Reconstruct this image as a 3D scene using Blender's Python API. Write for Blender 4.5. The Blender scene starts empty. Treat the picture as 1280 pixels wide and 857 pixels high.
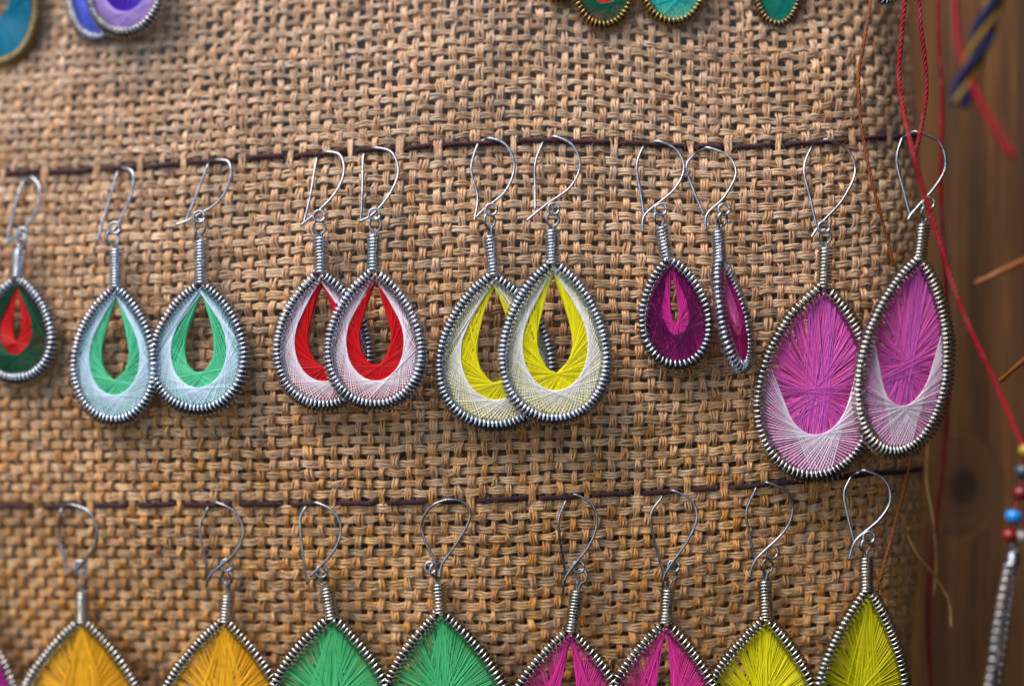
import bpy, math
import numpy as np
from math import radians, pi, sin, cos

rng = np.random.default_rng(7)
SC = bpy.context.scene
COL = SC.collection

# ------------------------------------------------------------------ camera, sky, sun, exposure
D = 0.34                 # camera to the middle of the cloth (m)
S = 0.00018              # metres per photograph pixel at depth 0
FOCUS_Y = -0.003
cam_d = bpy.data.cameras.new('camera')
cam = bpy.data.objects.new('camera', cam_d); COL.objects.link(cam)
cam.location = (0, -D, 0); cam.rotation_euler = (radians(90), 0, 0)
cam_d.sensor_width = 36; cam_d.lens = 36 * D / (1280 * S)
cam_d.clip_start = 0.005; cam_d.clip_end = 50
cam_d.dof.use_dof = True
cam_d.dof.focus_distance = D + FOCUS_Y
cam_d.dof.aperture_fstop = 3.5
cam_d.dof.aperture_blades = 7
SC.camera = cam

SUN_EL, SUN_AZ = radians(58), radians(-53)       # azimuth from straight in front of the cloth, minus = from the left
sun_dir = np.array([sin(SUN_AZ) * cos(SUN_EL), -cos(SUN_AZ) * cos(SUN_EL), sin(SUN_EL)])   # towards the sun
w = bpy.data.worlds.new('World'); SC.world = w; w.use_nodes = True
nt = w.node_tree; bg = nt.nodes['Background']
sky = nt.nodes.new('ShaderNodeTexSky'); sky.sky_type = 'NISHITA'; sky.sun_disc = False
sky.sun_elevation = SUN_EL
sky.sun_rotation = math.atan2(sun_dir[0], sun_dir[1])
nt.links.new(sky.outputs[0], bg.inputs[0]); bg.inputs[1].default_value = 0.085
sun_l = bpy.data.lights.new('sun', 'SUN'); sun_l.energy = 1.5; sun_l.angle = radians(42); sun_l.color = (1, .89, .74)
sun = bpy.data.objects.new('sun', sun_l); COL.objects.link(sun)
from mathutils import Vector
sun.rotation_euler = Vector(sun_dir).to_track_quat('Z', 'Y').to_euler()
sun.location = tuple(sun_dir * 2)
SC.view_settings.view_transform = 'Standard'; SC.view_settings.look = 'None'
SC.view_settings.gamma = 1; SC.view_settings.exposure = 1.7
SC.view_settings.use_curve_mapping = False
SC.cycles.use_denoising = True
SC.cycles.max_bounces = 6

# ------------------------------------------------------------------ helpers
def tag(o, label=None, cat=None, group=None, kind=None):
    if label: o['label'] = label
    if cat: o['category'] = cat
    if group: o['group'] = group
    if kind: o['kind'] = kind
    return o

def empty(name, loc):
    o = bpy.data.objects.new(name, None); COL.objects.link(o); o.location = loc
    o.empty_display_size = .005
    return o

class MB:
    """collects quads/verts with numpy"""
    def __init__(s): s.v = []; s.q = []; s.t = []; s.n = 0; s.a = []; s.r = []
    def add(s, v, q, grain=None, rnd=None):
        v = np.asarray(v, float)
        s.v.append(v); s.q.append(np.asarray(q, int) + s.n); s.n += len(v)
        s.a.append(np.zeros((len(v), 3)) if grain is None else grain)
        s.r.append(np.full(len(v), 0.5 if rnd is None else rnd))
    def build(s, name, mat, parent=None, origin=(0, 0, 0), smooth=True):
        v = np.concatenate(s.v) - np.asarray(origin); q = np.concatenate(s.q)
        me = bpy.data.meshes.new(name)
        me.vertices.add(len(v)); me.vertices.foreach_set('co', v.astype(np.float32).ravel())
        me.loops.add(q.size); me.loops.foreach_set('vertex_index', q.astype(np.int32).ravel())
        me.polygons.add(len(q)); me.polygons.foreach_set('loop_start', (np.arange(len(q)) * 4).astype(np.int32))
        try: me.polygons.foreach_set('loop_total', np.full(len(q), 4, np.int32))
        except Exception: pass
        me.polygons.foreach_set('use_smooth', np.full(len(q), smooth))
        at = me.attributes.new('grain', 'FLOAT_VECTOR', 'POINT')
        at.data.foreach_set('vector', np.concatenate(s.a).astype(np.float32).ravel())
        at = me.attributes.new('rnd', 'FLOAT', 'POINT')
        at.data.foreach_set('value', np.concatenate(s.r).astype(np.float32))
        me.update(calc_edges=True); me.validate()
        me.materials.append(mat)
        o = bpy.data.objects.new(name, me); COL.objects.link(o)
        if parent is not None: o.parent = parent
        else: o.location = origin
        return o

def grid_quads(n, k, closed=False):
    i = np.arange(n if closed else n - 1); j = np.arange(k)
    I, J = np.meshgrid(i, j, indexing='ij'); I2 = (I + 1) % n; J2 = (J + 1) % k
    return np.stack([I * k + J, I * k + J2, I2 * k + J2, I2 * k + J], -1).reshape(-1, 4)

def norm(v): return v / np.maximum(np.linalg.norm(v, axis=-1, keepdims=True), 1e-12)

def frames(P, closed=False, ref=None):
    T = np.gradient(P, axis=0)
    if closed: T = np.roll(P, -1, 0) - np.roll(P, 1, 0)
    T = norm(T)
    if ref is not None:
        N = norm(ref - T * (T * ref).sum(1, keepdims=True)); return T, N, np.cross(T, N)
    N = np.zeros_like(P)
    a = np.array([0, -1., 0]) if abs(T[0][1]) < .9 else np.array([1., 0, 0])
    n = a - T[0] * a.dot(T[0]); n /= np.linalg.norm(n); N[0] = n
    for i in range(1, len(P)):
        n = N[i - 1] - T[i] * N[i - 1].dot(T[i]); N[i] = n / max(np.linalg.norm(n), 1e-12)
    return T, N, np.cross(T, N)

def tube(mb, P, r, k=6, closed=False, cap=True, rnd=None, twist=0.0, ref=None, rb=None):
    """round (or oval: r along ref, rb across) tube along P"""
    P = np.asarray(P, float); r = np.broadcast_to(np.asarray(r, float), (len(P),)).copy()
    rb = r.copy() if rb is None else np.broadcast_to(np.asarray(rb, float), (len(P),)).copy()
    if cap and not closed:
        t0 = P[0] - P[1]; t1 = P[-1] - P[-2]
        t0 = t0 / np.linalg.norm(t0); t1 = t1 / np.linalg.norm(t1)
        P = np.concatenate([[P[0] + t0 * r[0] * .5], P, [P[-1] + t1 * r[-1] * .5]])
        r = np.concatenate([[r[0] * .05], r, [r[-1] * .05]]); rb = np.concatenate([[rb[0] * .05], rb, [rb[-1] * .05]])
        if ref is not None and np.ndim(ref) == 2: ref = np.concatenate([ref[:1], ref, ref[-1:]])
    if ref is not None: ref = np.broadcast_to(ref, P.shape)
    T, N, B = frames(P, closed, ref)
    L = np.concatenate([[0], np.cumsum(np.linalg.norm(np.diff(P, axis=0), axis=1))])
    th = np.linspace(0, 2 * pi, k, endpoint=False)
    c, s_ = np.cos(th), np.sin(th)
    V = P[:, None] + N[:, None] * (c[None, :, None] * r[:, None, None]) + B[:, None] * (s_[None, :, None] * rb[:, None, None])
    ang = th[None] + L[:, None] * twist
    G = np.stack([np.broadcast_to(L[:, None], ang.shape), np.cos(ang) * rb[:, None], np.sin(ang) * rb[:, None]], -1)
    mb.add(V.reshape(-1, 3), grid_quads(len(P), k, closed), G.reshape(-1, 3), rnd)

def smooth_path(pts, n=60):
    """Catmull-Rom through points (any dimension)"""
    p = np.asarray(pts, float); p = np.concatenate([[2 * p[0] - p[1]], p, [2 * p[-1] - p[-2]]])
    m = len(p) - 3; out = []
    d = np.linalg.norm(np.diff(p, axis=0), axis=1)
    tot = d[1:-1].sum()
    for i in range(m):
        k = max(2, int(round(n * d[i + 1] / tot)))
        t = np.linspace(0, 1, k, endpoint=False)[:, None]
        a, b, c_, e = p[i:i + 4]
        out.append(.5 * ((2 * b) + (-a + c_) * t + (2 * a - 5 * b + 4 * c_ - e) * t ** 2 + (-a + 3 * b - 3 * c_ + e) * t ** 3))
    out.append(p[-2][None])
    return np.concatenate(out)

def ply(mb, P, r, turns_len, k=6, nply=3, phase=0.0, fuzz=0.0, rnd0=.5):
    """twisted cord of nply strands along P"""
    P = np.asarray(P, float); T, N, B = frames(P)
    L = np.concatenate([[0], np.cumsum(np.linalg.norm(np.diff(P, axis=0), axis=1))])
    for j in range(nply):
        a = L / turns_len * 2 * pi + phase + j * 2 * pi / nply
        Q = P + (N * np.cos(a)[:, None] + B * np.sin(a)[:, None]) * r * .5
        tube(mb, Q, r * .56 * (1 + .06 * np.sin(L * 3000 + j)), k, rnd=rnd0 + .1 * j, twist=900)

def resample(P, step):
    P = np.asarray(P); L = np.concatenate([[0], np.cumsum(np.linalg.norm(np.diff(P, axis=0), axis=1))])
    s_ = np.arange(0, L[-1], step)
    return np.stack([np.interp(s_, L, P[:, i]) for i in range(P.shape[1])], -1)

# ------------------------------------------------------------------ the cloth surface (plan curve x,y by arc length; leans back at the top)
_xs = np.linspace(-.20, .0, 1500)
_left = np.stack([_xs, .021 * (np.abs(_xs) / .115) ** 1.8], -1)
_mid = np.stack([np.linspace(0.0005, .067, 300), np.zeros(300)], -1)
_t = np.linspace(0.01, radians(86), 200); R0 = .032
_right = np.stack([.067 + R0 * np.sin(_t), R0 * (1 - np.cos(_t))], -1)
_plan = np.concatenate([_left, _mid, _right])
_arc = np.concatenate([[0], np.cumsum(np.linalg.norm(np.diff(_plan, axis=0), axis=1))])
_arc -= _arc[len(_left) - 1]
ARC_MAX = _arc[-1]
def bulge(x, z):
    y = np.where(z > 0, .0115 * (np.abs(z) / .077) ** 1.7, .0105 * (np.abs(z) / .077) ** 2)
    y = y + .0006 * np.sin(x * 61 + 1.1) * np.sin(z * 47 + .4) + .0004 * np.sin(x * 140 - z * 90) + .0003 * np.sin(z * 210 + x * 60)
    return y
def surf_a(a, z):
    x = np.interp(a, _arc, _plan[:, 0]); y = np.interp(a, _arc, _plan[:, 1])
    return np.stack([x, y + bulge(x, z), z + 0 * x], -1)
def surf_y(x, z): return np.interp(x, _plan[:, 0], _plan[:, 1]) + bulge(x, z)
def surf_n(a, z):
    e = 2e-4
    da = surf_a(a + e, z) - surf_a(a - e, z); dz = surf_a(a, z + e) - surf_a(a, z - e)
    n = norm(np.cross(da, dz))           # points to the camera (-y)
    return n, norm(da), norm(dz)
def at(px, py, off=0.0, y=None):
    """point on the sight line of a photograph pixel, `off` metres in front of the cloth (or at depth y)"""
    px = np.asarray(px, float); py = np.asarray(py, float); yy = np.zeros_like(px) if y is None else np.broadcast_to(y, px.shape)
    for _ in range(12):
        k = S * (D + yy) / D; x = (px - 640) * k; z = (428.5 - py) * k
        if y is not None: break
        yy = surf_y(np.clip(x, -.19, .0975), z) - off
    return np.stack([x, yy, z], -1)

C1 = np.array([(-60, 221), (0, 218), (100, 214), (200, 208), (300, 200), (400, 194), (480, 188), (580, 181), (650, 177), (730, 178), (800, 181), (900, 186), (1000, 182), (1060, 176), (1130, 171), (1180, 168)], float)
C2 = np.array([(-60, 631), (0, 631), (200, 630), (330, 629), (520, 626), (640, 623), (760, 617), (900, 609), (1000, 600), (1100, 590), (1180, 583)], float)
NROW = 31
def cord_line(C):
    px = np.linspace(-60, 1180, 200); sm = np.interp(px, C[:, 0], C[:, 1])
    for _ in range(6): sm[1:-1] = (sm[:-2] + sm[1:-1] * 2 + sm[2:]) / 4
    P = at(px, sm); o = np.argsort(P[:, 0]); P = P[o]
    xa = np.interp(P[:, 0], _plan[:, 0], _arc)
    return lambda a: np.interp(a, xa, P[:, 2])
zc1, zc2 = cord_line(C1), cord_line(C2)
def row_z(r, a):
    t = r / NROW
    return zc1(a) * (1 - t) + zc2(a) * t

# ------------------------------------------------------------------ materials
def new_mat(name):
    m = bpy.data.materials.new(name); m.use_nodes = True
    return m, m.node_tree.nodes, m.node_tree.links, m.node_tree.nodes['Principled BSDF']
def nd(N, t, **kw):
    n = N.new(t)
    for k, v in kw.items(): setattr(n, k, v)
    return n
def srgb(r, g, b):
    f = lambda c: c / 12.92 if c <= .04045 else ((c + .055) / 1.055) ** 2.4
    return (f(r / 255), f(g / 255), f(b / 255), 1)

def fibre_mat(name, c0, c1, c2, big=0.22, rough=.8, sa=160, sc=5200, bump=.00012, sky_pale=False):
    m, N, L, P = new_mat(name)
    at_ = nd(N, 'ShaderNodeAttribute', attribute_name='grain')
    oi = nd(N, 'ShaderNodeObjectInfo')
    mp = nd(N, 'ShaderNodeVectorMath', operation='MULTIPLY'); mp.inputs[1].default_value = (sa, sc, sc)
    L.new(at_.outputs['Vector'], mp.inputs[0])
    sd = nd(N, 'ShaderNodeVectorMath', operation='SCALE'); sd.inputs[0].default_value = (71, 37, 53); L.new(oi.outputs['Random'], sd.inputs['Scale'])
    ad = nd(N, 'ShaderNodeVectorMath', operation='ADD'); L.new(mp.outputs[0], ad.inputs[0]); L.new(sd.outputs[0], ad.inputs[1])
    nz = nd(N, 'ShaderNodeTexNoise'); nz.inputs['Scale'].default_value = 1; nz.inputs['Detail'].default_value = 3; nz.inputs['Roughness'].default_value = .6
    L.new(ad.outputs[0], nz.inputs['Vector'])
    rp = nd(N, 'ShaderNodeValToRGB'); e = rp.color_ramp.elements
    e[0].position = .34; e[0].color = c0; e[1].position = .66; e[1].color = c2
    x = e.new(.47); x.color = c1
    L.new(nz.outputs['Fac'], rp.inputs[0])
    # patchy tone over the cloth (uneven jute) and from thread to thread
    ge = nd(N, 'ShaderNodeNewGeometry')
    n2 = nd(N, 'ShaderNodeTexNoise'); n2.inputs['Scale'].default_value = 230; n2.inputs['Detail'].default_value = 3; L.new(ge.outputs['Position'], n2.inputs['Vector'])
    n3 = nd(N, 'ShaderNodeTexNoise'); n3.inputs['Scale'].default_value = 26; n3.inputs['Detail'].default_value = 2; L.new(ge.outputs['Position'], n3.inputs['Vector'])
    s1 = nd(N, 'ShaderNodeMath', operation='ADD'); L.new(n2.outputs['Fac'], s1.inputs[0]); L.new(n3.outputs['Fac'], s1.inputs[1])
    s2 = nd(N, 'ShaderNodeMath', operation='ADD'); L.new(s1.outputs[0], s2.inputs[0]); L.new(oi.outputs['Random'], s2.inputs[1])
    mr = nd(N, 'ShaderNodeMapRange'); mr.inputs['From Min'].default_value = .8; mr.inputs['From Max'].default_value = 2.2
    mr.inputs['To Min'].default_value = 1 - big; mr.inputs['To Max'].default_value = 1 + big
    L.new(s2.outputs[0], mr.inputs['Value'])
    hv = nd(N, 'ShaderNodeHueSaturation'); L.new(rp.outputs[0], hv.inputs['Color']); L.new(mr.outputs[0], hv.inputs['Value'])
    m4 = nd(N, 'ShaderNodeMapRange'); m4.inputs['From Min'].default_value = .3; m4.inputs['From Max'].default_value = .7
    m4.inputs['To Min'].default_value = .86; m4.inputs['To Max'].default_value = 1.12
    L.new(n2.outputs['Fac'], m4.inputs['Value']); L.new(m4.outputs[0], hv.inputs['Saturation'])
    out = hv.outputs[0]
    if sky_pale:                          # sky light put into colour: less saturated towards the upper end, in uneven patches
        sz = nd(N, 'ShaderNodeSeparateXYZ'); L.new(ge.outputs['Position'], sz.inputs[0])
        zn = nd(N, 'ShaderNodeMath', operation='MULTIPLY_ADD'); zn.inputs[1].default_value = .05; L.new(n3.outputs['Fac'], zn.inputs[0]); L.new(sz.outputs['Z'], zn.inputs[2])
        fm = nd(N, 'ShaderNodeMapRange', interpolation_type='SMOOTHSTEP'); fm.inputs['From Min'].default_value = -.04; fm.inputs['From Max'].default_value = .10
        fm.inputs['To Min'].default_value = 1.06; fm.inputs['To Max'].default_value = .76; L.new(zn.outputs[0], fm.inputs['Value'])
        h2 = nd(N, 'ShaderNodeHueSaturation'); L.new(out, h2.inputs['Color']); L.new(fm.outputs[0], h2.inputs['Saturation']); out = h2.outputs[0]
    L.new(out, P.inputs['Base Color'])
    bp = nd(N, 'ShaderNodeBump'); bp.inputs['Strength'].default_value = .9; bp.inputs['Distance'].default_value = bump
    L.new(nz.outputs['Fac'], bp.inputs['Height']); L.new(bp.outputs[0], P.inputs['Normal'])
    P.inputs['Roughness'].default_value = rough; P.inputs['Specular IOR Level'].default_value = .3
    return m

M_WARP = fibre_mat('jute_warp', srgb(112, 68, 38), srgb(192, 136, 85), srgb(236, 191, 139), sc=4200, bump=.00022, sky_pale=True)
M_WEFT = fibre_mat('jute_weft', srgb(122, 85, 55), srgb(194, 150, 107), srgb(234, 199, 155), sc=4200, bump=.00022, sky_pale=True)
M_FUZZ = fibre_mat('jute_fuzz', srgb(150, 105, 60), srgb(196, 152, 100), srgb(226, 192, 145))
M_CORD = fibre_mat('dark_cord', srgb(26, 14, 18), srgb(52, 28, 36), srgb(86, 50, 54), sa=300)
M_RED = fibre_mat('red_string', srgb(78, 3, 10), srgb(126, 6, 20), srgb(156, 14, 30), big=.15)
M_RUST = fibre_mat('rust_string', srgb(80, 38, 12), srgb(118, 60, 22), srgb(150, 88, 42), big=.15)
M_RAFFIA = fibre_mat('raffia', srgb(120, 84, 50), srgb(170, 128, 84), srgb(205, 170, 120), big=.15)
M_BLUEBRAID = fibre_mat('blue_braid', srgb(4, 5, 28), srgb(7, 9, 58), srgb(12, 16, 80), big=.15)
M_YELBRAID = fibre_mat('yellow_braid', srgb(78, 54, 5), srgb(116, 84, 10), srgb(146, 112, 24), big=.15)

def metal_mat(name, col, rough=.3):
    m, N, L, P = new_mat(name)
    P.inputs['Metallic'].default_value = 1
    tc = nd(N, 'ShaderNodeNewGeometry')
    nz = nd(N, 'ShaderNodeTexNoise'); nz.inputs['Scale'].default_value = 900; nz.inputs['Detail'].default_value = 4
    L.new(tc.outputs['Position'], nz.inputs['Vector'])
    rp = nd(N, 'ShaderNodeValToRGB'); e = rp.color_ramp.elements
    e[0].position = .35; e[0].color = tuple(c * .62 for c in col[:3]) + (1,); e[1].position = .6; e[1].color = col
    L.new(nz.outputs['Fac'], rp.inputs[0]); L.new(rp.outputs[0], P.inputs['Base Color'])
    mr = nd(N, 'ShaderNodeMapRange'); mr.inputs['To Min'].default_value = rough - .08; mr.inputs['To Max'].default_value = rough + .15
    L.new(nz.outputs['Fac'], mr.inputs['Value']); L.new(mr.outputs[0], P.inputs['Roughness'])
    return m
M_SILVER = metal_mat('silver_wire', (.56, .60, .68, 1), .15)
M_DARKSILVER = metal_mat('alpaca_wire', (.54, .52, .47, 1), .14)
M_HOOK = metal_mat('hook_wire', (.36, .38, .42, 1), .24)
M_COILSHADE = metal_mat('coil_shade', (.05, .055, .075, 1), .4)  # shade inside the coils painted as near-black core metal
M_GOLDWIRE = metal_mat('brass_wire', (.46, .29, .08, 1), .28)
M_BRONZE = metal_mat('bronze_wire', (.42, .27, .12, 1), .3)

_tm = {}
def thread_mat(rgb):
    if rgb in _tm: return _tm[rgb]
    m, N, L, P = new_mat('thread_%d_%d_%d' % rgb)
    a = nd(N, 'ShaderNodeAttribute', attribute_name='rnd')
    hv = nd(N, 'ShaderNodeHueSaturation'); hv.inputs['Color'].default_value = srgb(*rgb)
    mr = nd(N, 'ShaderNodeMapRange'); mr.inputs['To Min'].default_value = .86; mr.inputs['To Max'].default_value = 1.12
    L.new(a.outputs['Fac'], mr.inputs['Value']); L.new(mr.outputs[0], hv.inputs['Value'])
    L.new(hv.outputs[0], P.inputs['Base Color'])
    P.inputs['Roughness'].default_value = .42; P.inputs['Specular IOR Level'].default_value = .25
    _tm[rgb] = m
    return m

# ------------------------------------------------------------------ setting: dark board painted as the shade behind the weave, and wooden post
def box_mb(x0, x1, y0, y1, z0, z1, nx=1, bev=.0006):
    """bevelled box as quads"""
    import bmesh
    bm = bmesh.new(); bmesh.ops.create_cube(bm, size=1)
    for v in bm.verts: v.co = ((x0 + x1) / 2 + v.co.x * (x1 - x0), (y0 + y1) / 2 + v.co.y * (y1 - y0), (z0 + z1) / 2 + v.co.z * (z1 - z0))
    bmesh.ops.bevel(bm, geom=list(bm.edges), offset=bev, segments=2, affect='EDGES', profile=.6)
    return bm
def bm_obj(bm, name, mat, parent=None):
    me = bpy.data.meshes.new(name); bm.to_mesh(me); bm.free()
    me.materials.append(mat); o = bpy.data.objects.new(name, me); COL.objects.link(o)
    if parent is not None: o.parent = parent
    return o

def wood_mat(name, c0, c1, c2, knot=None):
    m, N, L, P = new_mat(name)
    ge = nd(N, 'ShaderNodeNewGeometry')
    vec = ge.outputs['Position']
    sx = nd(N, 'ShaderNodeSeparateXYZ'); L.new(vec, sx.inputs[0])
    xout = sx.outputs['X']
    kmask = None
    if knot is not None:
        # grain lines bend around the knot: distance field added to the across-grain coordinate
        sub = nd(N, 'ShaderNodeVectorMath', operation='SUBTRACT'); sub.inputs[1].default_value = knot; L.new(vec, sub.inputs[0])
        ml = nd(N, 'ShaderNodeVectorMath', operation='MULTIPLY'); ml.inputs[1].default_value = (1, 0, .8); L.new(sub.outputs[0], ml.inputs[0])
        ln = nd(N, 'ShaderNodeVectorMath', operation='LENGTH'); L.new(ml.outputs[0], ln.inputs[0])
        d = ln.outputs['Value']
        g = nd(N, 'ShaderNodeMapRange', interpolation_type='SMOOTHSTEP'); g.inputs['From Min'].default_value = 0; g.inputs['From Max'].default_value = .011
        g.inputs['To Min'].default_value = 1; g.inputs['To Max'].default_value = 0; L.new(d, g.inputs['Value'])
        mx = nd(N, 'ShaderNodeMix'); mx.data_type = 'FLOAT'
        L.new(g.outputs[0], mx.inputs[0]); L.new(sx.outputs['X'], mx.inputs[2]); L.new(d, mx.inputs[3])
        xout = mx.outputs[0]
        kmask = nd(N, 'ShaderNodeMapRange', interpolation_type='SMOOTHSTEP'); kmask.inputs['From Min'].default_value = .0026; kmask.inputs['From Max'].default_value = .0046
        kmask.inputs['To Min'].default_value = 1; kmask.inputs['To Max'].default_value = 0; L.new(d, kmask.inputs['Value'])
    cb = nd(N, 'ShaderNodeCombineXYZ'); L.new(xout, cb.inputs['X']); L.new(sx.outputs['Y'], cb.inputs['Y'])
    zz = nd(N, 'ShaderNodeMath', operation='MULTIPLY'); zz.inputs[1].default_value = .035; L.new(sx.outputs['Z'], zz.inputs[0]); L.new(zz.outputs[0], cb.inputs['Z'])
    nz = nd(N, 'ShaderNodeTexNoise'); nz.inputs['Scale'].default_value = 170; nz.inputs['Detail'].default_value = 5; nz.inputs['Roughness'].default_value = .62
    L.new(cb.outputs[0], nz.inputs['Vector'])
    n2 = nd(N, 'ShaderNodeTexNoise'); n2.inputs['Scale'].default_value = 1500; n2.inputs['Detail'].default_value = 3; L.new(cb.outputs[0], n2.inputs['Vector'])
    rp = nd(N, 'ShaderNodeValToRGB'); e = rp.color_ramp.elements
    e[0].position = .32; e[0].color = c0; e[1].position = .7; e[1].color = c2; x = e.new(.5); x.color = c1
    mm = nd(N, 'ShaderNodeMix'); mm.data_type = 'FLOAT'; mm.inputs[0].default_value = .3
    L.new(nz.outputs['Fac'], mm.inputs[2]); L.new(n2.outputs['Fac'], mm.inputs[3]); L.new(mm.outputs[0], rp.inputs[0])
    col = rp.outputs[0]
    if kmask is not None:
        km = nd(N, 'ShaderNodeMix'); km.data_type = 'RGBA'; L.new(kmask.outputs[0], km.inputs[0])
        L.new(col, km.inputs[6]); km.inputs[7].default_value = tuple(c * .9 for c in c0[:3]) + (1,)
        k2 = nd(N, 'ShaderNodeMath', operation='MULTIPLY'); k2.inputs[1].default_value = .8; L.new(kmask.outputs[0], k2.inputs[0]); L.new(k2.outputs[0], km.inputs[0])
        col = km.outputs[2]
    L.new(col, P.inputs['Base Color'])
    bp = nd(N, 'ShaderNodeBump'); bp.inputs['Strength'].default_value = .5; bp.inputs['Distance'].default_value = .0004
    L.new(mm.outputs[0], bp.inputs['Height']); L.new(bp.outputs[0], P.inputs['Normal'])
    P.inputs['Roughness'].default_value = .6
    return m

POST_Y = .046
kn = at(1205, 608, y=POST_Y)
M_POST = wood_mat('post_wood', srgb(42, 25, 11), srgb(94, 60, 28), srgb(142, 95, 50), tuple(kn))
M_SHADEBOARD = wood_mat('shade_board', srgb(14, 10, 7), srgb(20, 14, 10), srgb(28, 20, 14))  # near-black, for the shade behind the weave and the added side board
pl = at(1184, 428, y=POST_Y)[0]
post = bm_obj(box_mb(pl, pl + .09, POST_Y, POST_Y + .04, -.16, .16, bev=.0025), 'wooden_post', M_POST)
tag(post, 'dark brown wooden post with a knot, standing right of the burlap', 'post')
board = bm_obj(box_mb(-.21, pl + .02, .092, .1, -.17, .17), 'dark_gap_board', M_SHADEBOARD)  # dark stand-in for the unlit open space behind the weave
tag(board, kind='structure')

_bm = box_mb(0, .012, -.18, 0, -.34, .40)
for v in _bm.verts:
    q = radians(-14); X, Y = v.co.x, v.co.y
    v.co.x, v.co.y = .138 + X * cos(q) - Y * sin(q), .040 + X * sin(q) + Y * cos(q)
side = bm_obj(_bm, 'added_shade_wall', M_SHADEBOARD)      # unseen board added right of the picture to shade the right end
tag(side, kind='structure')

# ------------------------------------------------------------------ burlap: every warp and weft thread is a part
burlap = empty('burlap_cloth', (0, .02, -.12))
tag(burlap, 'coarse tan burlap cloth stretched as the backdrop, woven of thick jute threads', 'burlap cloth')
BO = np.array(burlap.location)
PITCH = .00288
A0 = -.150
NC = int((ARC_MAX - A0) / PITCH)
R_TOP, R_BOT = -20, 50            # rows of weft
SUB = 5
def thick(z):                      # the weave is looser towards the top, tighter towards the bottom
    return np.interp(z, [-.08, -.02, .03, .08], [1.14, 1.10, .98, .92])
def wob(n, amp, f):                # smooth random wobble
    k = max(4, int(n * f)); c = rng.normal(0, 1, k + 4)
    t = np.linspace(0, k, n); i = t.astype(int); u = t - i; u = u * u * (3 - 2 * u)
    return amp * (c[i] * (1 - u) + c[i + 1] * u)
CR = .00050
col_jit = rng.normal(0, .00013, NC + 1); row_jit = rng.normal(0, .06, 200)
col_w = 1 + np.clip(rng.normal(0, .12, NC + 1), -.2, .25); row_w = 1 + np.clip(rng.normal(0, .13, 200), -.22, .28)
def row_index(k):
    r = k + .5 + row_jit[k - R_TOP]
    # the stitched cords push the two neighbouring rows apart
    for c0 in (0, NROW):
        d = r - c0
        if abs(d) < 3: r += math.copysign(.22 * (1 - abs(d) / 3), d)
    return r
rows_r = {k: row_index(k) for k in range(R_TOP, R_BOT)}
rr = np.array([rows_r[k] for k in range(R_TOP, R_BOT)])
def arc_at(px, py): return float(np.interp(at(px, py)[0], _plan[:, 0], _arc))
def snap(a): return int(round((a - A0) / PITCH))          # nearest warp thread
GAP1 = [snap(arc_at(p, 190)) for p in (-28, 8, 60, 125, 179, 234, 298, 358, 437, 492, 552, 642, 771, 858, 912, 970, 1055, 1110)]
GAP2 = [snap(arc_at(p, 620)) for p in (-30, 55, 116, 176, 232, 293, 353, 415, 478, 541, 598, 672, 740, 800, 868, 912, 1012)]
# warp
for c in range(NC):
    n = (R_BOT - R_TOP - 1) * SUB + 1
    kk = np.linspace(0, R_BOT - R_TOP - 1, n)                 # crossing index, smooth
    rv = np.interp(kk, np.arange(len(rr)), rr)
    a = np.full(n, A0 + c * PITCH + col_jit[c]) + wob(n, .00017, .12) 
    a = np.minimum(a, ARC_MAX - 2e-4)
    z = row_z(rv, a)
    lean = .0011 * (z / .08)
    a = np.minimum(a + lean, ARC_MAX - 2e-4)
    P = surf_a(a, z); Nn, Ta, Tz = surf_n(a, z)
    ph = np.cos(pi * kk + pi * c)
    ph = np.sign(ph) * np.abs(ph) ** .7
    th = thick(z)
    prou = np.interp(z, [-.08, -.01, .03, .08], [1.4, 1.3, 1.0, .8]); nar = np.interp(z, [-.08, -.01, .03, .08], [.80, .82, .98, 1.06])
    dep = CR * prou * ph + wob(n, .00006, .3)
    for c0, G in ((0, GAP1), (NROW, GAP2)):
        if c in G: dep = np.maximum(dep, .0009 * np.exp(-((rv - c0) / .75) ** 4) - .0006)
    mb = MB()
    tw = wob(n, .3, .15) + .15
    for j in (-1, 0, 1):
        wd = .00037 * nar * col_w[c] * th * (1 + np.clip(wob(n, .14, .45) + wob(n, .08, .06), -.4, .6))
        lat = j * (.00056 * th * nar) * col_w[c] + .00012 * np.sin(2 * pi * kk * .5 + j) * (prou - .8)
        Q = P + Nn * (dep + j * np.sin(tw) * .00024 + (.00006 if j == 0 else 0) + wob(n, .00005, .4))[:, None] + Ta * (lat * np.cos(tw) + wob(n, .00015, .4))[:, None]
        tube(mb, Q, .00037 * th, 5, ref=Nn, rb=wd, twist=700)
    mb.build('warp_thread', M_WARP, burlap, BO)
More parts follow.
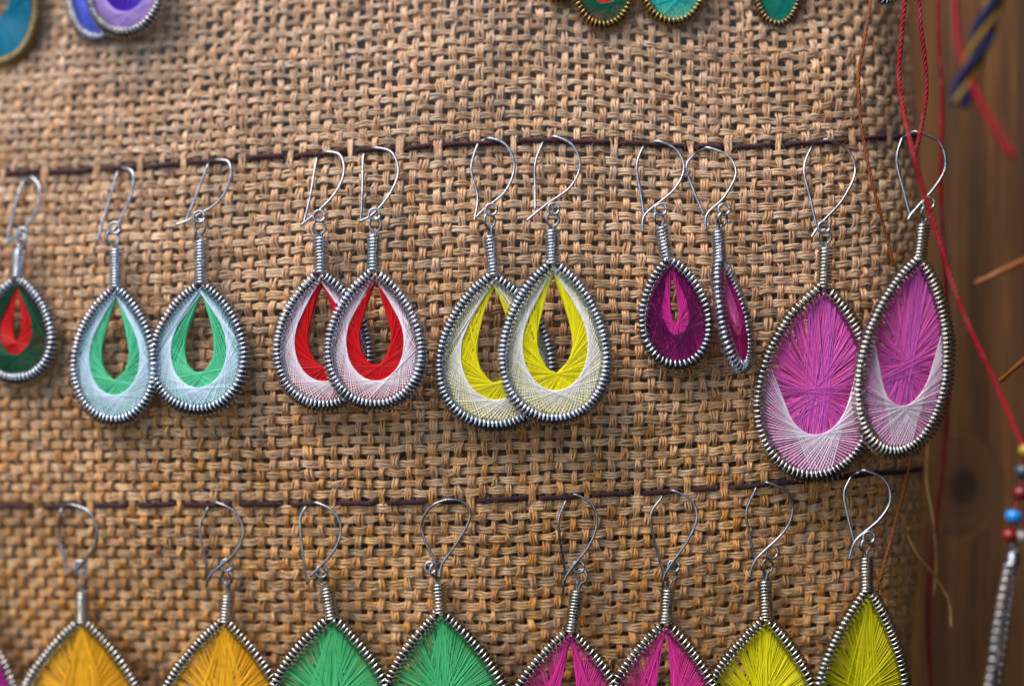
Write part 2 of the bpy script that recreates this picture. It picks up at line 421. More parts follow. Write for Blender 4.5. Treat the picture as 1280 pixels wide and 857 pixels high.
# weft
for k in range(R_TOP, R_BOT):
    n = (NC - 1) * SUB + 1
    cc = np.linspace(0, NC - 1, n)
    a = A0 + cc * PITCH + np.interp(cc, np.arange(NC), col_jit[:NC])
    a = np.minimum(a, ARC_MAX - 2e-4)
    rv = rows_r[k] + wob(n, .055, .12)
    z = row_z(rv, a)
    P = surf_a(a, z); Nn, Ta, Tz = surf_n(a, z)
    ph = -np.cos(pi * cc + pi * (k - R_TOP))
    ph = np.sign(ph) * np.abs(ph) ** .7
    th = thick(z)
    wide = np.interp(z, [-.08, -.01, .03, .08], [1.10, 1.08, .92, .86])
    dep = CR * .85 * ph + wob(n, .00005, .3)
    mb = MB()
    tw = wob(n, .2, .1)
    for j in (-1, 0, 1):
        wd = .00033 * wide * row_w[k - R_TOP] * th * (1 + np.clip(wob(n, .13, .4) + wob(n, .08, .06), -.4, .6))
        lat = j * (.00051 * th * wide) * row_w[k - R_TOP]
        Q = P + Nn * (dep + j * np.sin(tw) * .0002 + wob(n, .00005, .4))[:, None] + Tz * (lat * np.cos(tw) + wob(n, .00012, .4))[:, None]
        tube(mb, Q, .00034 * th, 5, ref=Nn, rb=wd, twist=500)
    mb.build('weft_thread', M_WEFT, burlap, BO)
# stray fibres standing out of the weave
mb = MB()
for i in range(15000):
    a = rng.uniform(A0 + .01, ARC_MAX - .002); z = rng.uniform(-.095, .095)
    p = surf_a(np.array(a), np.array(z)); n_, ta, tz = surf_n(np.array(a), np.array(z))
    ang = rng.choice([0, pi / 2]) + rng.normal(0, .55)
    d = ta * cos(ang) + tz * sin(ang); L_ = rng.gamma(2.2, .0011) + .0006
    t = np.linspace(0, 1, 5)[:, None]
    cv = np.cross(n_, d) * rng.normal(0, .28) * L_
    Q = p + n_ * (.0005 + rng.uniform(.0001, .0006)) + d * L_ * t + cv * t ** 2 + n_ * (np.sin(t * pi) * rng.uniform(-.0002, .0007) + t ** 2 * rng.normal(0, .0004))
    tube(mb, Q, rng.uniform(.00002, .00005), 3, cap=False, rnd=.5)
f = mb.build('loose_fibre', M_FUZZ, burlap, BO); f['kind'] = 'stuff'

# ------------------------------------------------------------------ the two dark cords stitched through the burlap
def stitched_cord(line, gaps, label, a_lo, a_hi, ph):
    a = np.arange(a_lo, a_hi, .0002)
    dep = np.full_like(a, .00095)
    for g, wd in gaps:               # dives under a warp thread at g
        dep -= .0027 * np.exp(-(np.abs(a - g) / wd) ** 4)
    dep += .00012 * np.sin(a * 900 + ph)
    z = line(a) + .00012 * np.sin(a * 310 + ph)
    P = surf_a(a, z); Nn, _, _ = surf_n(a, z); P = P + Nn * dep[:, None]
    mb = MB(); ply(mb, P, .00062, .0030, k=7, phase=ph)
    o = mb.build('stitched_cord', M_CORD, None, tuple(P[len(P) // 2]))
    return tag(o, label, 'cord', 'dark cords stitched through the burlap')
col_a = lambda c: A0 + c * PITCH + (col_jit[c] if 0 <= c < NC else 0) 
g1 = [(col_a(c) + .0011 * float(zc1(col_a(c))) / .08, .0015) for c in GAP1]
g2 = [(col_a(c) + .0011 * float(zc2(col_a(c))) / .08, .0015) for c in GAP2]
stitched_cord(zc1, g1, 'dark brown cord stitched across the burlap above the middle earrings', A0 + .004, ARC_MAX - .003, .3)
stitched_cord(zc2, g2, 'dark purple cord stitched across the burlap above the bottom earrings', A0 + .004, ARC_MAX - .006, 1.7)

# ------------------------------------------------------------------ earrings
def teardrop(n, m=.5):
    """closed drop from the apex (top) round and back; x in -.5..+.5 of the width, y 0 at the apex .. 1 at the bottom; even arc length"""
    t = np.linspace(0, 2 * pi, 2000)
    x = np.sin(t) * np.abs(np.sin(t / 2)) ** m; x = x / (2 * x.max()); y = (1 - np.cos(t)) / 2
    x = x * (1 - .55 * max(0, 1 - m) / .42 * np.exp(-(y / .045)))
    return x, y

def earring(name, label, apex, bottom, W, stem, ring, hook, loop=None, layers=(), wire=M_SILVER, off=.0045, yaw=0, turns=96,
            coil=None, m=.58, wire_px=2.3, hook_wire=None, y=None, group='teardrop thread earrings hung in rows', stem_w=17.5, tilt=0, hookwire_px=3.6):
    """apex, bottom: the drop's tips; W its outer width; stem: top and bottom of the wrapped stem; ring: link centre; hook: polyline;
    all in photograph pixels, put on the cloth's own surface"""
    hook_wire = M_HOOK
    mid = ((apex[0] + bottom[0]) / 2, (apex[1] + bottom[1]) / 2)
    c = at(*mid, off) if y is None else at(*mid, y=y)
    if y is None:                     # hangs clear of the cloth at its link as well
        c[1] = min(c[1], at(*ring, off - .001)[1]); y_ = c[1]
    px = S * (D + c[1]) / D
    def P2(p, dy=0.0):               # pixel -> world at this earring's depth
        q = at(p[0], p[1], y=c[1] + dy); return q
    A, Bt = P2(apex), P2(bottom)
    root = empty(name, tuple(A)); O = A
    tag(root, label, 'earring', group)
    rc = (coil if coil else 8.5) * px; rw = wire_px * .5 * px
    ax = Bt - A; Lg = np.linalg.norm(ax); ax = ax / Lg
    if tilt:                          # lower tip swung away from (+) or against (-) the cloth
        ax = norm(ax + np.array([0, -tilt, 0]))
    slope = 0.0
    if y is None:
        e = .012; slope = (float(surf_y(min(c[0] + e, .0975), c[2])) - float(surf_y(c[0] - e, c[2]))) / (2 * e)
        slope = max(-.4, min(.12, slope))
    ya = radians(yaw) + math.atan(slope)
    sx = np.array([1., 0, 0]); sx = norm(sx - ax * sx.dot(ax)); sn = np.cross(sx, ax)      # sn: depth axis
    if sn[1] < 0: sn = -sn
    bx = sx * cos(ya) + sn * sin(ya); bn = np.cross(bx, ax)
    if bn[1] > 0: bn = -bn                                                              # bn towards the camera
    W0 = W * px / max(.3, cos(radians(yaw)) * cos(math.atan(slope))) - 2 * rc
    x, yy = teardrop(0, m)
    H = Lg - rc * 1.4
    # the real drop is a little irregular
    k1, k2 = rng.normal(0, .012, 2)
    F = A + ax * (rc * .15) + np.outer(x * W0 * (1 + k1 * np.sin(yy * 5)), bx) + np.outer(yy * H, ax) + np.outer(np.sin(yy * 3.3 + k2 * 90) * .0003, bn)
    def even(n):
        L_ = np.concatenate([[0], np.cumsum(np.linalg.norm(np.diff(F, axis=0), axis=1))])
        s_ = np.linspace(L_[0] + rc * .5, L_[-1] - rc * .5, n)
        return np.stack([np.interp(s_, L_, F[:, i]) for i in range(3)], -1), s_
    # coil frame
    per = 12; n = turns * per
    C, s_ = even(n); T = norm(np.gradient(C, axis=0)); N1 = np.broadcast_to(bn, C.shape); N2 = np.cross(T, N1)
    jit = np.interp(np.arange(n), np.arange(0, n, per * 2), rng.normal(0, .55, len(np.arange(0, n, per * 2))))
    an = np.arange(n) / per * 2 * pi + jit
    rcv = rc - rw + np.interp(np.arange(n), np.arange(0, n, per * 3), rng.normal(0, rc * .05, len(np.arange(0, n, per * 3))))
    Hx = C + N1 * (np.cos(an) * rcv)[:, None] + N2 * (np.sin(an) * rcv)[:, None]
    mb = MB(); tube(mb, Hx, rw, 6); fr = mb.build('coil_frame', wire, root, O)
    mb = MB(); C2_, _ = even(120); tube(mb, C2_, rc * .24, 7); mb.build('core_wire', M_COILSHADE, fr, O)
    # windings: straight threads from turn to turn of the coil
    for (pname, rgb, span, cnt, lo, hi, dz, tpx) in layers:
        K, _ = even(cnt); k = int(round(span * cnt))
        Tk = norm(np.gradient(K, axis=0)); inn = np.cross(Tk, bn); cen = K.mean(0)
        sg = np.sign(((cen - K) * inn).sum(1, keepdims=True)); inn = inn * sg
        K = K + inn * rc * .35
        Ap = A + ax * rc * .75
        mb = MB(); i0, i1 = int(lo * (cnt - k)), int(hi * (cnt - k))
        for i in range(i0, i1):
            for side in (0, 1):
                ks = k if not .38 < span < .46 else int(round(k * (1 - .04 * math.exp(-((i + k / 2 - cnt / 2) / (.15 * cnt)) ** 2))))
                sh = (k - ks) // 2; ii = i + sh
                jt = rng.integers(-2, 3) if span > .46 else (rng.integers(-1, 2) if span > .33 and rng.random() < .15 else 0)
                j = min(max(ii + ks + jt, 0), cnt - 1)
                p, q = K[ii] + rng.normal(0, .00002, 3), K[j] + rng.normal(0, .00002, 3)
                sgn = 1 if side == 0 else -1
                t = np.array([0, .5, 1.])[:, None]
                bow = np.array([0, 1, 0])[:, None]
                Q = p * (1 - t) + q * t + bn * (sgn * (dz + rng.uniform(-.00012, .00012)) + bow * sgn * -.00008)
                tube(mb, Q, tpx * .5 * px * rng.uniform(.8, 1.15), 4, cap=False, rnd=rng.random())
        for i in range(int(cnt * .10) if lo == 0 and hi == 1 else 0):   # threads gathered at the apex
            for sd_ in (0, 1):
                q = K[int(k * rng.uniform(.78, .97))] if sd_ else K[cnt - 1 - int(k * rng.uniform(.78, .97))]
                sgn = 1 if i % 2 else -1
                p = Ap + bx * rng.normal(0, rc * .12) + ax * rng.uniform(-.2, .5) * rc
                tube(mb, np.stack([p, (p + q) / 2, q]) + bn * sgn * dz * rng.uniform(.7, 1.2), tpx * .5 * px, 4, cap=False, rnd=rng.random())
        if span > .46:                # bundle from the apex down the middle
            for i in range(26):
                p = K[rng.integers(0, 3)] if i % 2 else K[cnt - 1 - rng.integers(0, 3)]
                q = K[int(cnt * rng.uniform(.455, .545))]; sgn = 1 if i % 3 else -1
                tube(mb, np.stack([p, (p + q) / 2 + bn * sgn * .0001, q]) + bn * sgn * dz * rng.uniform(.7, 1.3), tpx * .5 * px, 4, cap=False, rnd=rng.random())
        mb.build(pname, thread_mat(rgb), root, O)
    # wrapped stem
    st, sb = P2(stem[0]), P2((stem[1][0], stem[1][1] + 4)); Ls = np.linalg.norm(sb - st)
    nt_ = max(7, int(round(Ls / (max(wire_px, 2.5) * 1.28 * px)))); n = nt_ * 12
    t = np.linspace(0, 1, n)[:, None]; Cn = st * (1 - t) + sb * t; d = norm((sb - st)[None])[0]
    u = norm(np.cross(d, [0, 1., 0])[None])[0]; v = np.cross(d, u); an = np.arange(n) / 12 * 2 * pi
    rs = stem_w * .5 * px - rw; rsv = rs * (1 + .05 * np.sin(t[:, 0] * 9 + k2 * 100))
    mb = MB(); tube(mb, Cn + np.outer(np.cos(an) * rsv, u) + np.outer(np.sin(an) * rsv, v), rw, 6)
    sm = mb.build('stem_coil', wire, root, O)
    # eye of the stem: wire up out of the stem, round the link, back in
    rg = P2(ring, -.0002); up = norm((rg - st)[None])[0]; ln = np.linalg.norm(rg - st); R_ = min(8.5 * px, ln * .72)
    yv = rng.uniform(-.7, .7); sd = norm((np.cross(up, [0, 1., 0]) * cos(yv) + np.array([0, 1., 0]) * sin(yv))[None])[0]
    th = np.linspace(-.5 * pi + .35, 1.5 * pi - .35, 30)
    eye = rg + np.outer(np.cos(th) * R_ * .9, sd) + np.outer(np.sin(th) * R_, up)
    eye = np.concatenate([[sb * .4 + st * .6 + sd * .0001, st + sd * .0002], eye, [st - sd * .0002, sb * .4 + st * .6 - sd * .0001]])
    mb = MB(); tube(mb, smooth_path(eye, 60), hookwire_px * .5 * px, 7); mb.build('link_eye', hook_wire, root, O)
    # ear hook: pairs of (px, py, depth in front of the cloth in mm)
    if hook is not None:
        hp = np.array([at(p[0], p[1], p[2] * .001) if y is None else P2(p, -p[2] * .001 + .004) for p in hook])
        mb = MB(); tube(mb, smooth_path(hp, 110), hookwire_px * .5 * px, 8)
        hk = mb.build('ear_hook', hook_wire, root, O)
        lc = loop if loop else (ring[0] + 2, ring[1] - 14)
        q = P2(lc, -.0006); rl = 7.0 * px
        th = np.linspace(0, 2 * pi * 1.15, 34); zz = np.linspace(-.0003, .0003, 34)
        lp = q + np.outer(np.cos(th) * rl, [1, 0, 0]) + np.outer(np.sin(th) * rl, [0, .25, 1]) + np.outer(zz, [0, 1, 0])
        mb = MB(); tube(mb, lp, hookwire_px * .5 * px, 7); mb.build('hook_loop', hook_wire, hk, O)
    return root

def hook(leg, arch, tail=None):
    """leg: top..bottom of the front leg; arch: from where it comes out over the cord, round to the catch"""
    leg = list(leg)[::-1]            # bottom .. top
    n = len(leg); out = [(p[0], p[1], 4.2 - 2.6 * i / (n - 1)) for i, p in enumerate(leg)]
    t, a = leg[-1], arch[0]
    out.append((t[0] * .8 + a[0] * .2, t[1] * .55 + a[1] * .45, .9))
    out.append((t[0] * .45 + a[0] * .55, t[1] * .2 + a[1] * .8, .7))
    m_ = len(arch)
    for i, p in enumerate(arch): out.append((p[0], p[1], 1.7 + 2.9 * i / (m_ - 1)))
    if tail: out.append((tail[0], tail[1], 5.0))
    return out

def two(outer, inner, so, si, no=84, ni=145, to=1.05, ti=1.45):
    return (('inner_winding', inner, si, ni, 0, 1, .00022, ti), ('outer_winding', outer, so, no, 0, 1, .00050, to))
def one(rgb, span=.45, n=205, t=1.45):
    return (('thread_winding', rgb, span, n, 0, 1, .0003, t),)

# ---- middle row
WHITE, PALEBLUE, PINKWHITE = (246, 242, 236), (210, 228, 246), (244, 232, 240)
earring('drop_earring', 'dark green drop earring with red centre, cut by the left edge, middle row', (23, 347), (20, 484), 116, ((25, 312), (23, 343)), (27, 301),
        hook([(28, 230), (18, 262), (9, 305)], [(40, 222), (50, 235), (46, 262), (28, 288), (12, 302)]), (28, 292),
        two((6, 70, 44), (186, 16, 16), .34, .452, no=150), M_SILVER, turns=62, coil=8.6, wire_px=3.0, stem_w=19)
earring('drop_earring', 'mint green drop earring with white rim, left of the mint pair', (147, 358), (142, 536), 123, ((146, 312), (146, 356)), (141, 297),
        hook([(146, 219), (135, 256), (122, 300)], [(154, 210), (166, 216), (165, 240), (150, 276), (138, 292)]), (143, 285),
        two(PALEBLUE, (84, 192, 142), .275, .388), M_SILVER, turns=74, coil=8.8, wire_px=3.0, stem_w=19)
earring('drop_earring', 'mint green drop earring with white rim, right of the mint pair', (253, 353), (246, 523), 137, ((252, 301), (252, 351)), (250, 283),
        hook([(259, 209), (245, 245), (231, 280)], [(272, 200), (286, 203), (288, 222), (273, 252), (236, 275)], (219, 281)), (249, 271),
        two(PALEBLUE, (84, 192, 142), .275, .388), M_SILVER, turns=74, coil=9.0, wire_px=3.0, stem_w=19)
earring('drop_earring', 'red drop earring with white rim, left and behind in the red pair', (402, 340), (407, 519), 134, ((401, 297), (402, 338)), (399, 284),
        hook([(395, 203), (388, 245), (380, 278)], [(408, 190), (425, 194), (430, 215), (420, 240), (398, 264)], (376, 282)), (399, 270),
        two(PINKWHITE, (200, 6, 20), .275, .388), M_SILVER, off=.0042, turns=78, coil=9.6, wire_px=3.2, stem_w=19)
earring('drop_earring', 'red drop earring with white rim, right and in front in the red pair', (469, 338), (470, 518), 136, ((468, 294), (467, 335)), (469, 281),
        hook([(454, 198), (453, 240), (451, 277)], [(470, 185), (490, 191), (498, 215), (487, 243), (466, 268)], (449, 277)), (468, 268),
        two(PINKWHITE, (200, 6, 20), .275, .388), M_SILVER, off=.0078, turns=78, coil=9.6, wire_px=3.2, stem_w=19)
earring('drop_earring', 'yellow drop earring with white rim, left and behind in the yellow pair', (617, 343), (622, 545), 160, ((613, 295), (618, 341)), (612, 276),
        hook([(596, 184), (589, 212), (597, 246), (593, 276)], [(613, 173), (633, 182), (643, 208), (632, 239), (606, 261)], (595, 272)), (614, 262),
        two(WHITE, (228, 216, 20), .275, .388), M_SILVER, off=.0045, turns=88, coil=10.2, wire_px=3.2, stem_w=19)
earring('drop_earring', 'yellow drop earring with white rim, right and in front in the yellow pair', (692, 327), (696, 537), 150, ((690, 288), (691, 327)), (691, 274),
        hook([(677, 182), (669, 205), (669, 235), (669, 262)], [(694, 171), (716, 182), (725, 207), (713, 234), (683, 256)], (658, 276)), (692, 261),
        two(WHITE, (232, 220, 20), .275, .388), M_SILVER, off=.0085, turns=88, coil=10.2, wire_px=3.2, stem_w=19)
earring('drop_earring', 'small dark purple drop earring facing front, left of the purple pair', (837, 323), (852, 468), 101, ((827, 284), (834, 322)), (824, 273),
        hook([(803, 186), (796, 208), (801, 242), (806, 276)], [(824, 177), (846, 188), (855, 211), (842, 238), (807, 268)], (803, 290)), (826, 262),
        two((96, 10, 74), (196, 40, 134), .36, .455), M_SILVER, turns=52, coil=9.2, wire_px=3.2, stem_w=19)
earring('drop_earring', 'small dark purple drop earring turned sideways, right of the purple pair', (899, 325), (931, 470), 48, ((898, 289), (900, 324)), (903, 274),
        hook([(869, 193), (858, 208), (867, 238), (880, 268)], [(886, 185), (910, 195), (920, 217), (905, 247), (884, 268)], (882, 288)), (905, 262),
        two((184, 24, 112), (232, 96, 172), .36, .455), M_SILVER, yaw=57, off=.0065, turns=52, coil=9.0, wire_px=3.2, stem_w=19)
def magenta(a):
    return (('thread_winding', (224, 92, 176), .488, 215, 0, 1, .0003, 1.5), ('violet_winding', (204, 92, 190), .47, 60, 0, .75, .00045, 1.2), ('pale_winding', (238, 222, 236), .30, 120, a[0], a[1], .00065, 1.2))
earring('drop_earring', 'large magenta drop earring with pale lower rim, left of the big magenta pair', (1030, 357), (1012, 608), 166, ((1032, 310), (1030, 357)), (1031, 296),
        hook([(1013, 187), (1005, 212), (1013, 248), (1021, 284)], [(1036, 175), (1060, 188), (1069, 215), (1053, 250), (1026, 280)], (1014, 297)), (1030, 284),
        magenta((.22, .72)), M_DARKSILVER, off=.0055, hook_wire=M_SILVER, turns=96, coil=10.4, wire_px=3.2, stem_w=19)
earring('drop_earring', 'large magenta drop earring tilted at the right edge of the burlap', (1150, 323), (1113, 578), 134, ((1154, 281), (1149, 323)), (1158, 266),
        hook([(1126, 177), (1121, 202), (1130, 240), (1138, 270)], [(1146, 165), (1174, 178), (1182, 206), (1170, 232), (1139, 268)], (1136, 275)), (1161, 254),
        magenta((.22, .72)), M_DARKSILVER, y=-.010, yaw=14, hook_wire=M_SILVER, turns=96, coil=10.4, wire_px=3.2, stem_w=19)
# ---- bottom row
earring('drop_earring', 'magenta drop earring at the bottom left corner, cut by the photo edge', (-30, 780), (-33, 985), 150, ((-30, 740), (-30, 778)), (-30, 724),
        hook([(-56, 640), (-60, 670), (-50, 718)], [(-46, 630), (-22, 640), (-12, 668), (-26, 698), (-46, 716)]), None,
        one((176, 22, 140), .44), M_DARKSILVER, turns=78, coil=9.4, wire_px=3.0, stem_w=19)
earring('drop_earring', 'golden yellow drop earring, leftmost of the golden pair in bottom row', (103, 773), (105, 978), 191, ((103, 740), (103, 774)), (101, 722),
        hook([(76, 639), (74, 668), (79, 694), (84, 718)], [(88, 630), (112, 640), (122, 668), (112, 692), (92, 714)]), (100, 708),
        one((228, 168, 34), .487), M_DARKSILVER, m=.95, turns=88, coil=9.4, wire_px=3.0, stem_w=19)
earring('drop_earring', 'golden yellow drop earring, right one of the golden pair in bottom row', (282, 773), (279, 978), 183, ((285, 743), (282, 774)), (284, 721),
        hook([(259, 636), (250, 660), (255, 690), (261, 718)], [(272, 628), (294, 640), (304, 664), (294, 690), (264, 717)], (258, 732)), (283, 706),
        one((228, 168, 34), .487), M_DARKSILVER, m=.95, turns=88, coil=9.4, wire_px=3.0, stem_w=19)
earring('drop_earring', 'green drop earring, left one of the green pair in bottom row', (416, 769), (413, 970), 179, ((408, 734), (415, 770)), (403, 722),
        hook([(381, 635), (375, 650), (378, 688), (384, 730)], [(396, 628), (418, 640), (426, 664), (416, 690), (388, 720)]), (402, 714),
        one((74, 180, 112), .487), M_DARKSILVER, m=.95, turns=82, coil=10.0, wire_px=3.2, stem_w=19)
earring('drop_earring', 'green drop earring with its hook turned round, right of the green pair', (551, 763), (560, 968), 179, ((548, 729), (550, 763)), (545, 712),
        [(545, 722, 4.6), (544, 704, 4.4), (530, 672, 3.2), (527, 652, 2.4), (540, 632, 2.2), (562, 624, 1.9), (581, 629, 1.2), (587, 648, 1.6), (571, 678, 3.), (553, 704, 4.0), (549, 722, 4.6)], (538, 709),
        one((74, 180, 112), .487), M_DARKSILVER, m=.95, turns=82, coil=10.0, wire_px=3.2, stem_w=19)
earring('drop_earring', 'magenta drop earring with an open slit, left of the bottom magenta pair', (713, 786), (707, 986), 173, ((722, 737), (714, 786)), (726, 720),
        hook([(706, 629), (698, 652), (703, 690), (708, 722)], [(720, 618), (740, 630), (746, 654), (736, 682), (709, 718)], (703, 742)), (723, 708),
        one((210, 52, 142), .445, 140), M_DARKSILVER, m=.95, turns=80, coil=9.8, wire_px=3.0, stem_w=19)
earring('drop_earring', 'magenta drop earring with an open slit, right of the bottom magenta pair', (833, 776), (826, 986), 170, ((835, 736), (832, 775)), (839, 718),
        hook([(826, 623), (813, 646), (822, 690), (831, 720)], [(842, 613), (864, 625), (871, 647), (859, 676), (832, 716)], (828, 743)), (842, 707),
        one((210, 52, 142), .445, 140), M_DARKSILVER, m=.95, turns=80, coil=9.8, wire_px=3.0, stem_w=19)
earring('drop_earring', 'lemon yellow drop earring, left of the lemon pair at bottom right', (958, 771), (946, 985), 170, ((956, 725), (958, 772)), (959, 707),
        hook([(944, 612), (933, 640), (938, 672), (944, 702)], [(960, 603), (984, 614), (991, 637), (980, 664), (945, 699)], (937, 722)), (965, 690),
        one((220, 212, 22), .487, 190), M_DARKSILVER, m=.95, turns=88, coil=9.6, wire_px=3.0, stem_w=19)
earring('drop_earring', 'lemon yellow drop earring, right of the lemon pair at bottom right', (1086, 736), (1068, 975), 145, ((1082, 696), (1083, 736)), (1082, 682),
        hook([(1062, 599), (1055, 618), (1061, 650), (1068, 678)], [(1082, 588), (1106, 600), (1113, 624), (1100, 648), (1070, 675)], (1061, 699)), (1086, 671),
        one((220, 212, 22), .487, 190), M_DARKSILVER, m=.95, yaw=24, y=-.008, turns=92, coil=9.6, wire_px=3.0, stem_w=19)
# ---- top row: only the lower tips are in the picture
def top(label, bottom, W, L, layers, wire, dx=0, **kw):
    ap = (bottom[0] + dx, bottom[1] - L); s1 = (ap[0], ap[1] - 40); r1 = (ap[0], ap[1] - 56)
    hk = hook([(ap[0] - 22, ap[1] - 148), (ap[0] - 30, ap[1] - 122), (ap[0] - 22, ap[1] - 64)], [(ap[0] - 6, ap[1] - 156), (ap[0] + 20, ap[1] - 142), (ap[0] + 24, ap[1] - 118), (ap[0] - 16, ap[1] - 66)])
    earring('drop_earring', label, ap, bottom, W, (s1, (ap[0], ap[1] + 1)), r1, hk, None, layers, wire, **kw)
top('teal blue drop earring with brass coil in the top left corner', (0, 91), 124, 190, one((4, 118, 150), .40), M_GOLDWIRE, turns=84)
top('periwinkle blue drop earring behind the lilac one, top left', (124, 59), 92, 150, two((96, 116, 228), (70, 80, 210), .3, .42), M_SILVER, turns=70)
top('lilac drop earring with indigo centre in front, top left', (158, 52), 114, 170, two((190, 160, 226), (72, 28, 172), .25, .43), M_DARKSILVER, off=.008, turns=72, coil=8.2)
top('golden drop earring barely showing at the top edge', (702, 11), 62, 130, one((206, 160, 30), .42), M_GOLDWIRE, turns=52)
top('dark green drop earring with red centre and brass coil, top edge', (755, 41), 88, 150, two((6, 104, 76), (214, 40, 40), .26, .42), M_GOLDWIRE, off=.006, turns=60, coil=7)
top('turquoise drop earring with yellow centre and brass coil, top edge', (842, 37), 92, 150, two((20, 196, 196), (216, 206, 40), .28, .44), M_GOLDWIRE, off=.006, turns=60, coil=7)
top('teal green drop earring with bronze coil, right at the top edge', (973, 39), 70, 150, two((10, 136, 122), (30, 150, 120), .3, .45), M_BRONZE, turns=60, coil=6.5)
top('blue drop earring tip with silver coil, far right at the top edge', (1108, 14), 56, 140, one((40, 60, 150), .44), M_SILVER, turns=50, y=.006)

# ------------------------------------------------------------------ loose strings at the right
def string(name, label, pts, mat, r, group=None, cat='string', turn=.004):
    P = np.array([at(p[0], p[1], y=p[2] * .001) for p in pts])
    P = resample(smooth_path(P, 200), .0004)
    mb = MB(); ply(mb, P, r, turn, k=6)
    return tag(mb.build(name, mat, None, tuple(P[len(P) // 2])), label, cat, group)
string('red_string', 'bright red string running over the magenta hook down to the beads', [(1136, -40, 0), (1130, 10, -2), (1124, 90, -4), (1130, 140, -9), (1141, 190, -17), (1158, 250, -18), (1200, 380, -22), (1245, 480, -26), (1280, 562, -32)], M_RED, .00055, 'red strings at the right')
string('red_string', 'red string hanging inside the bright one, beside the magenta hook', [(1146, -40, 0), (1150, 20, -3), (1158, 100, -4), (1155, 140, -6), (1146, 185, -10), (1141, 200, -12)], M_RED, .0005, 'red strings at the right')
string('red_string', 'dark red string hanging straight along the edge of the post', [(1172, -40, 24), (1174, 60, 22), (1178, 130, 18), (1176, 240, 16), (1184, 400, 22), (1184, 520, 30), (1172, 640, 32), (1160, 760, 32), (1166, 900, 32)], M_RED, .0005, 'red strings at the right')
string('red_string', 'blurred red string end hanging in front at the top right corner', [(1190, -30, -40), (1195, 20, -44), (1200, 65, -48), (1222, 120, -52), (1250, 170, -56), (1266, 196, -58)], M_RED, .0008, 'red strings at the right')
string('rust_string', 'rust brown string hanging over the burlap above the magenta earrings', [(1090, -30, 3), (1086, 20, 0), (1074, 90, -2), (1076, 150, -2.2), (1086, 210, -2.2), (1104, 280, -1.5), (1118, 335, 0)], M_RUST, .0004, 'rust strings')
string('rust_string', 'rust brown string end hanging behind the right lemon earring', [(1140, 560, 4), (1134, 596, 2), (1120, 650, 0), (1104, 710, -2), (1096, 740, -2), (1090, 800, -1)], M_RUST, .0004, 'rust strings')
string('raffia_strand', 'pale frayed strand hanging in front of the post beside the burlap edge', [(1160, 540, 20), (1158, 600, 18), (1166, 650, 18), (1170, 700, 20), (1167, 745, 20)], M_RAFFIA, .00032, 'pale strands', 'strand')
string('raffia_strand', 'pale curved strand end reaching across the lower post', [(1134, 668, 12), (1146, 692, 12), (1170, 722, 16), (1186, 752, 18), (1189, 785, 18)], M_RAFFIA, .0003, 'pale strands', 'strand')
def twig(label, pts, r):
    P = np.array([at(p[0], p[1], y=p[2] * .001) for p in pts]); P = resample(smooth_path(P, 60), .0008)
    mb = MB(); rr_ = r * (1 + wob(len(P), .08, .3)) * np.linspace(.9, 1.05, len(P)); tube(mb, P + rng.normal(0, .00004, P.shape), rr_, 8)
    return tag(mb.build('straw_stalk', M_RUST, None, tuple(P[0])), label, 'stalk', 'straw stalks in front of the post')
twig('orange straw stalk crossing the post beside the red string', [(1220, 354, -30), (1250, 340, -32), (1300, 316, -36)], .00062)
twig('short orange straw stalk behind the lower red string', [(1250, 476, 8), (1266, 462, 6), (1300, 434, 2)], .0006)

# blue and yellow braid at the top right
br = empty('braided_band', tuple(at(1245, -10, y=-.05)))
tag(br, 'blue and yellow braided band hanging against the dark post, top right', 'band')
bp = np.array([at(p[0], p[1], y=p[2] * .001) for p in [(1262, -60, -50), (1245, -5, -50), (1228, 45, -50), (1212, 90, -50), (1198, 132, -50)]])
bp = resample(smooth_path(bp, 120), .0005); T_, N_, B_ = frames(bp)
Lb = np.arange(len(bp)) * .0005
for j, (mt, nm) in enumerate([(M_BLUEBRAID, 'blue_strand'), (M_YELBRAID, 'yellow_strand'), (M_BLUEBRAID, 'blue_strand'), (M_YELBRAID, 'yellow_strand')]):
    a = Lb / .024 * 2 * pi + j * pi / 2 + .6
    Q = bp + N_ * (np.cos(a) * .0008)[:, None] + B_ * (np.sin(a) * .0013)[:, None]
    mb = MB(); tube(mb, Q, .0010 if mt is M_BLUEBRAID else .0006, 8, twist=700); mb.build(nm, mt, br, np.array(br.location))

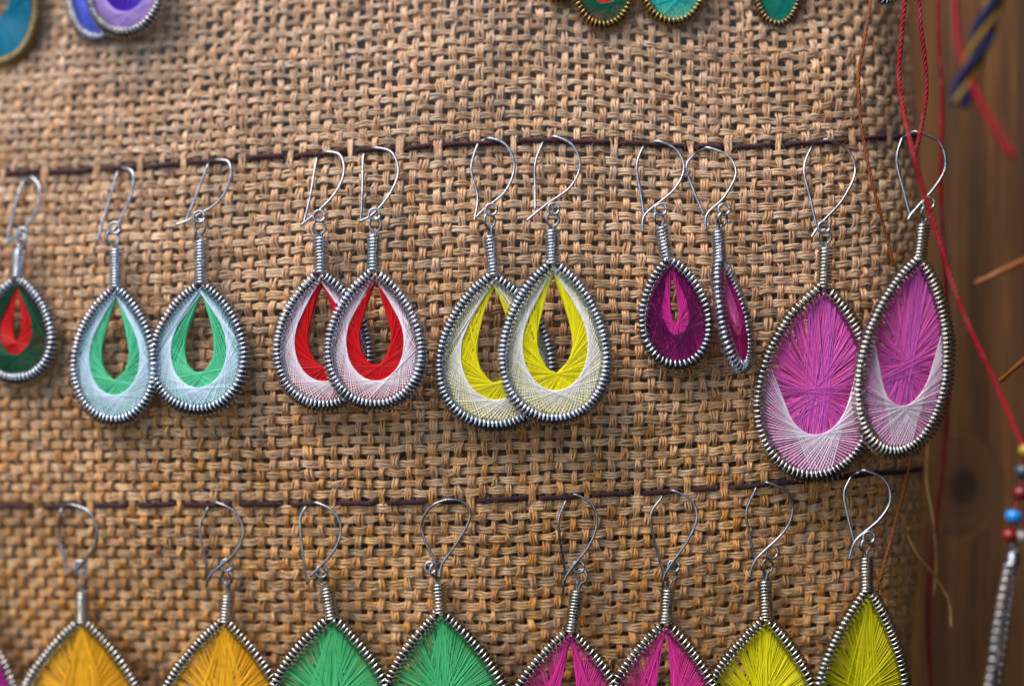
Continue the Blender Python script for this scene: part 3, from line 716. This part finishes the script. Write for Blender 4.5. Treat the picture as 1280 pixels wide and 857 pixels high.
# bead strand at the right edge, with a coil earring hanging from it
def bead_mat(name, rgb):
    m, N, L, P = new_mat(name)
    nz = nd(N, 'ShaderNodeTexNoise'); nz.inputs['Scale'].default_value = 700
    ge = nd(N, 'ShaderNodeNewGeometry'); L.new(ge.outputs['Position'], nz.inputs['Vector'])
    rp = nd(N, 'ShaderNodeValToRGB'); c = srgb(*rgb); e = rp.color_ramp.elements
    e[0].color = tuple(v * .7 for v in c[:3]) + (1,); e[1].color = c; L.new(nz.outputs['Fac'], rp.inputs[0]); L.new(rp.outputs[0], P.inputs['Base Color'])
    P.inputs['Roughness'].default_value = .22; return m
BY = -.032
strand = empty('bead_strand', tuple(at(1270, 690, y=BY)))
tag(strand, 'strand of yellow, red and blue glass beads at the right edge', 'bead strand')
SO = np.array(strand.location)
Pst = np.array([at(p[0], p[1], y=BY) for p in [(1280, 556), (1279, 590), (1275, 618), (1267, 645), (1264, 690)]])
mb = MB(); tube(mb, smooth_path(Pst, 40), .0003, 6); mb.build('string', M_RED, strand, SO)
def bead(px, py, r, mat, ax=(0, 1)):
    c = at(px, py, y=BY); k = 16; ph = np.linspace(.28, pi - .28, 9)
    d = norm(np.array([[ax[0], 0, ax[1]]], float))[0]; u = np.cross(d, [0, 1., 0]); u /= np.linalg.norm(u); v = np.cross(d, u)
    rad = np.concatenate([[.28], np.sin(ph) ** .8, [.28]]); h = np.concatenate([[.35], np.cos(ph) * .82, [-.35]])
    th = np.linspace(0, 2 * pi, k, endpoint=False)
    V = c + .85 * (h[:, None, None] * d + rad[:, None, None] * (np.cos(th)[None, :, None] * u + np.sin(th)[None, :, None] * v)) * r
    mb = MB(); mb.add(V.reshape(-1, 3), grid_quads(len(h), k)); mb.build('bead', mat, strand, SO)
for (px_, py_, rgb, r_) in [(1283, 563, (170, 140, 16), .0019), (1279, 589, (52, 66, 78), .0022), (1276, 616, (110, 20, 18), .0021), (1267, 645, (30, 130, 214), .0020), (1262, 669, (120, 20, 14), .0020), (1277, 670, (150, 146, 142), .0018)]:
    bead(px_, py_, r_, bead_mat('bead_glass', rgb), (.2, 1))
earring('drop_earring', 'pale coil earring seen edge-on, hanging below the glass beads', (1264, 704), (1226, 930), 46, ((1267, 690), (1265, 704)), (1268, 684), None, None,
        (('thread_winding', (196, 178, 186), .44, 150, 0, 1, .0003, 1.6), ('gold_winding', (196, 150, 70), .30, 90, .5, 1, .0005, 1.4)), M_SILVER, yaw=66, turns=46, wire_px=3.4, coil=8.0, y=-.032,
        group='earring on the bead strand')
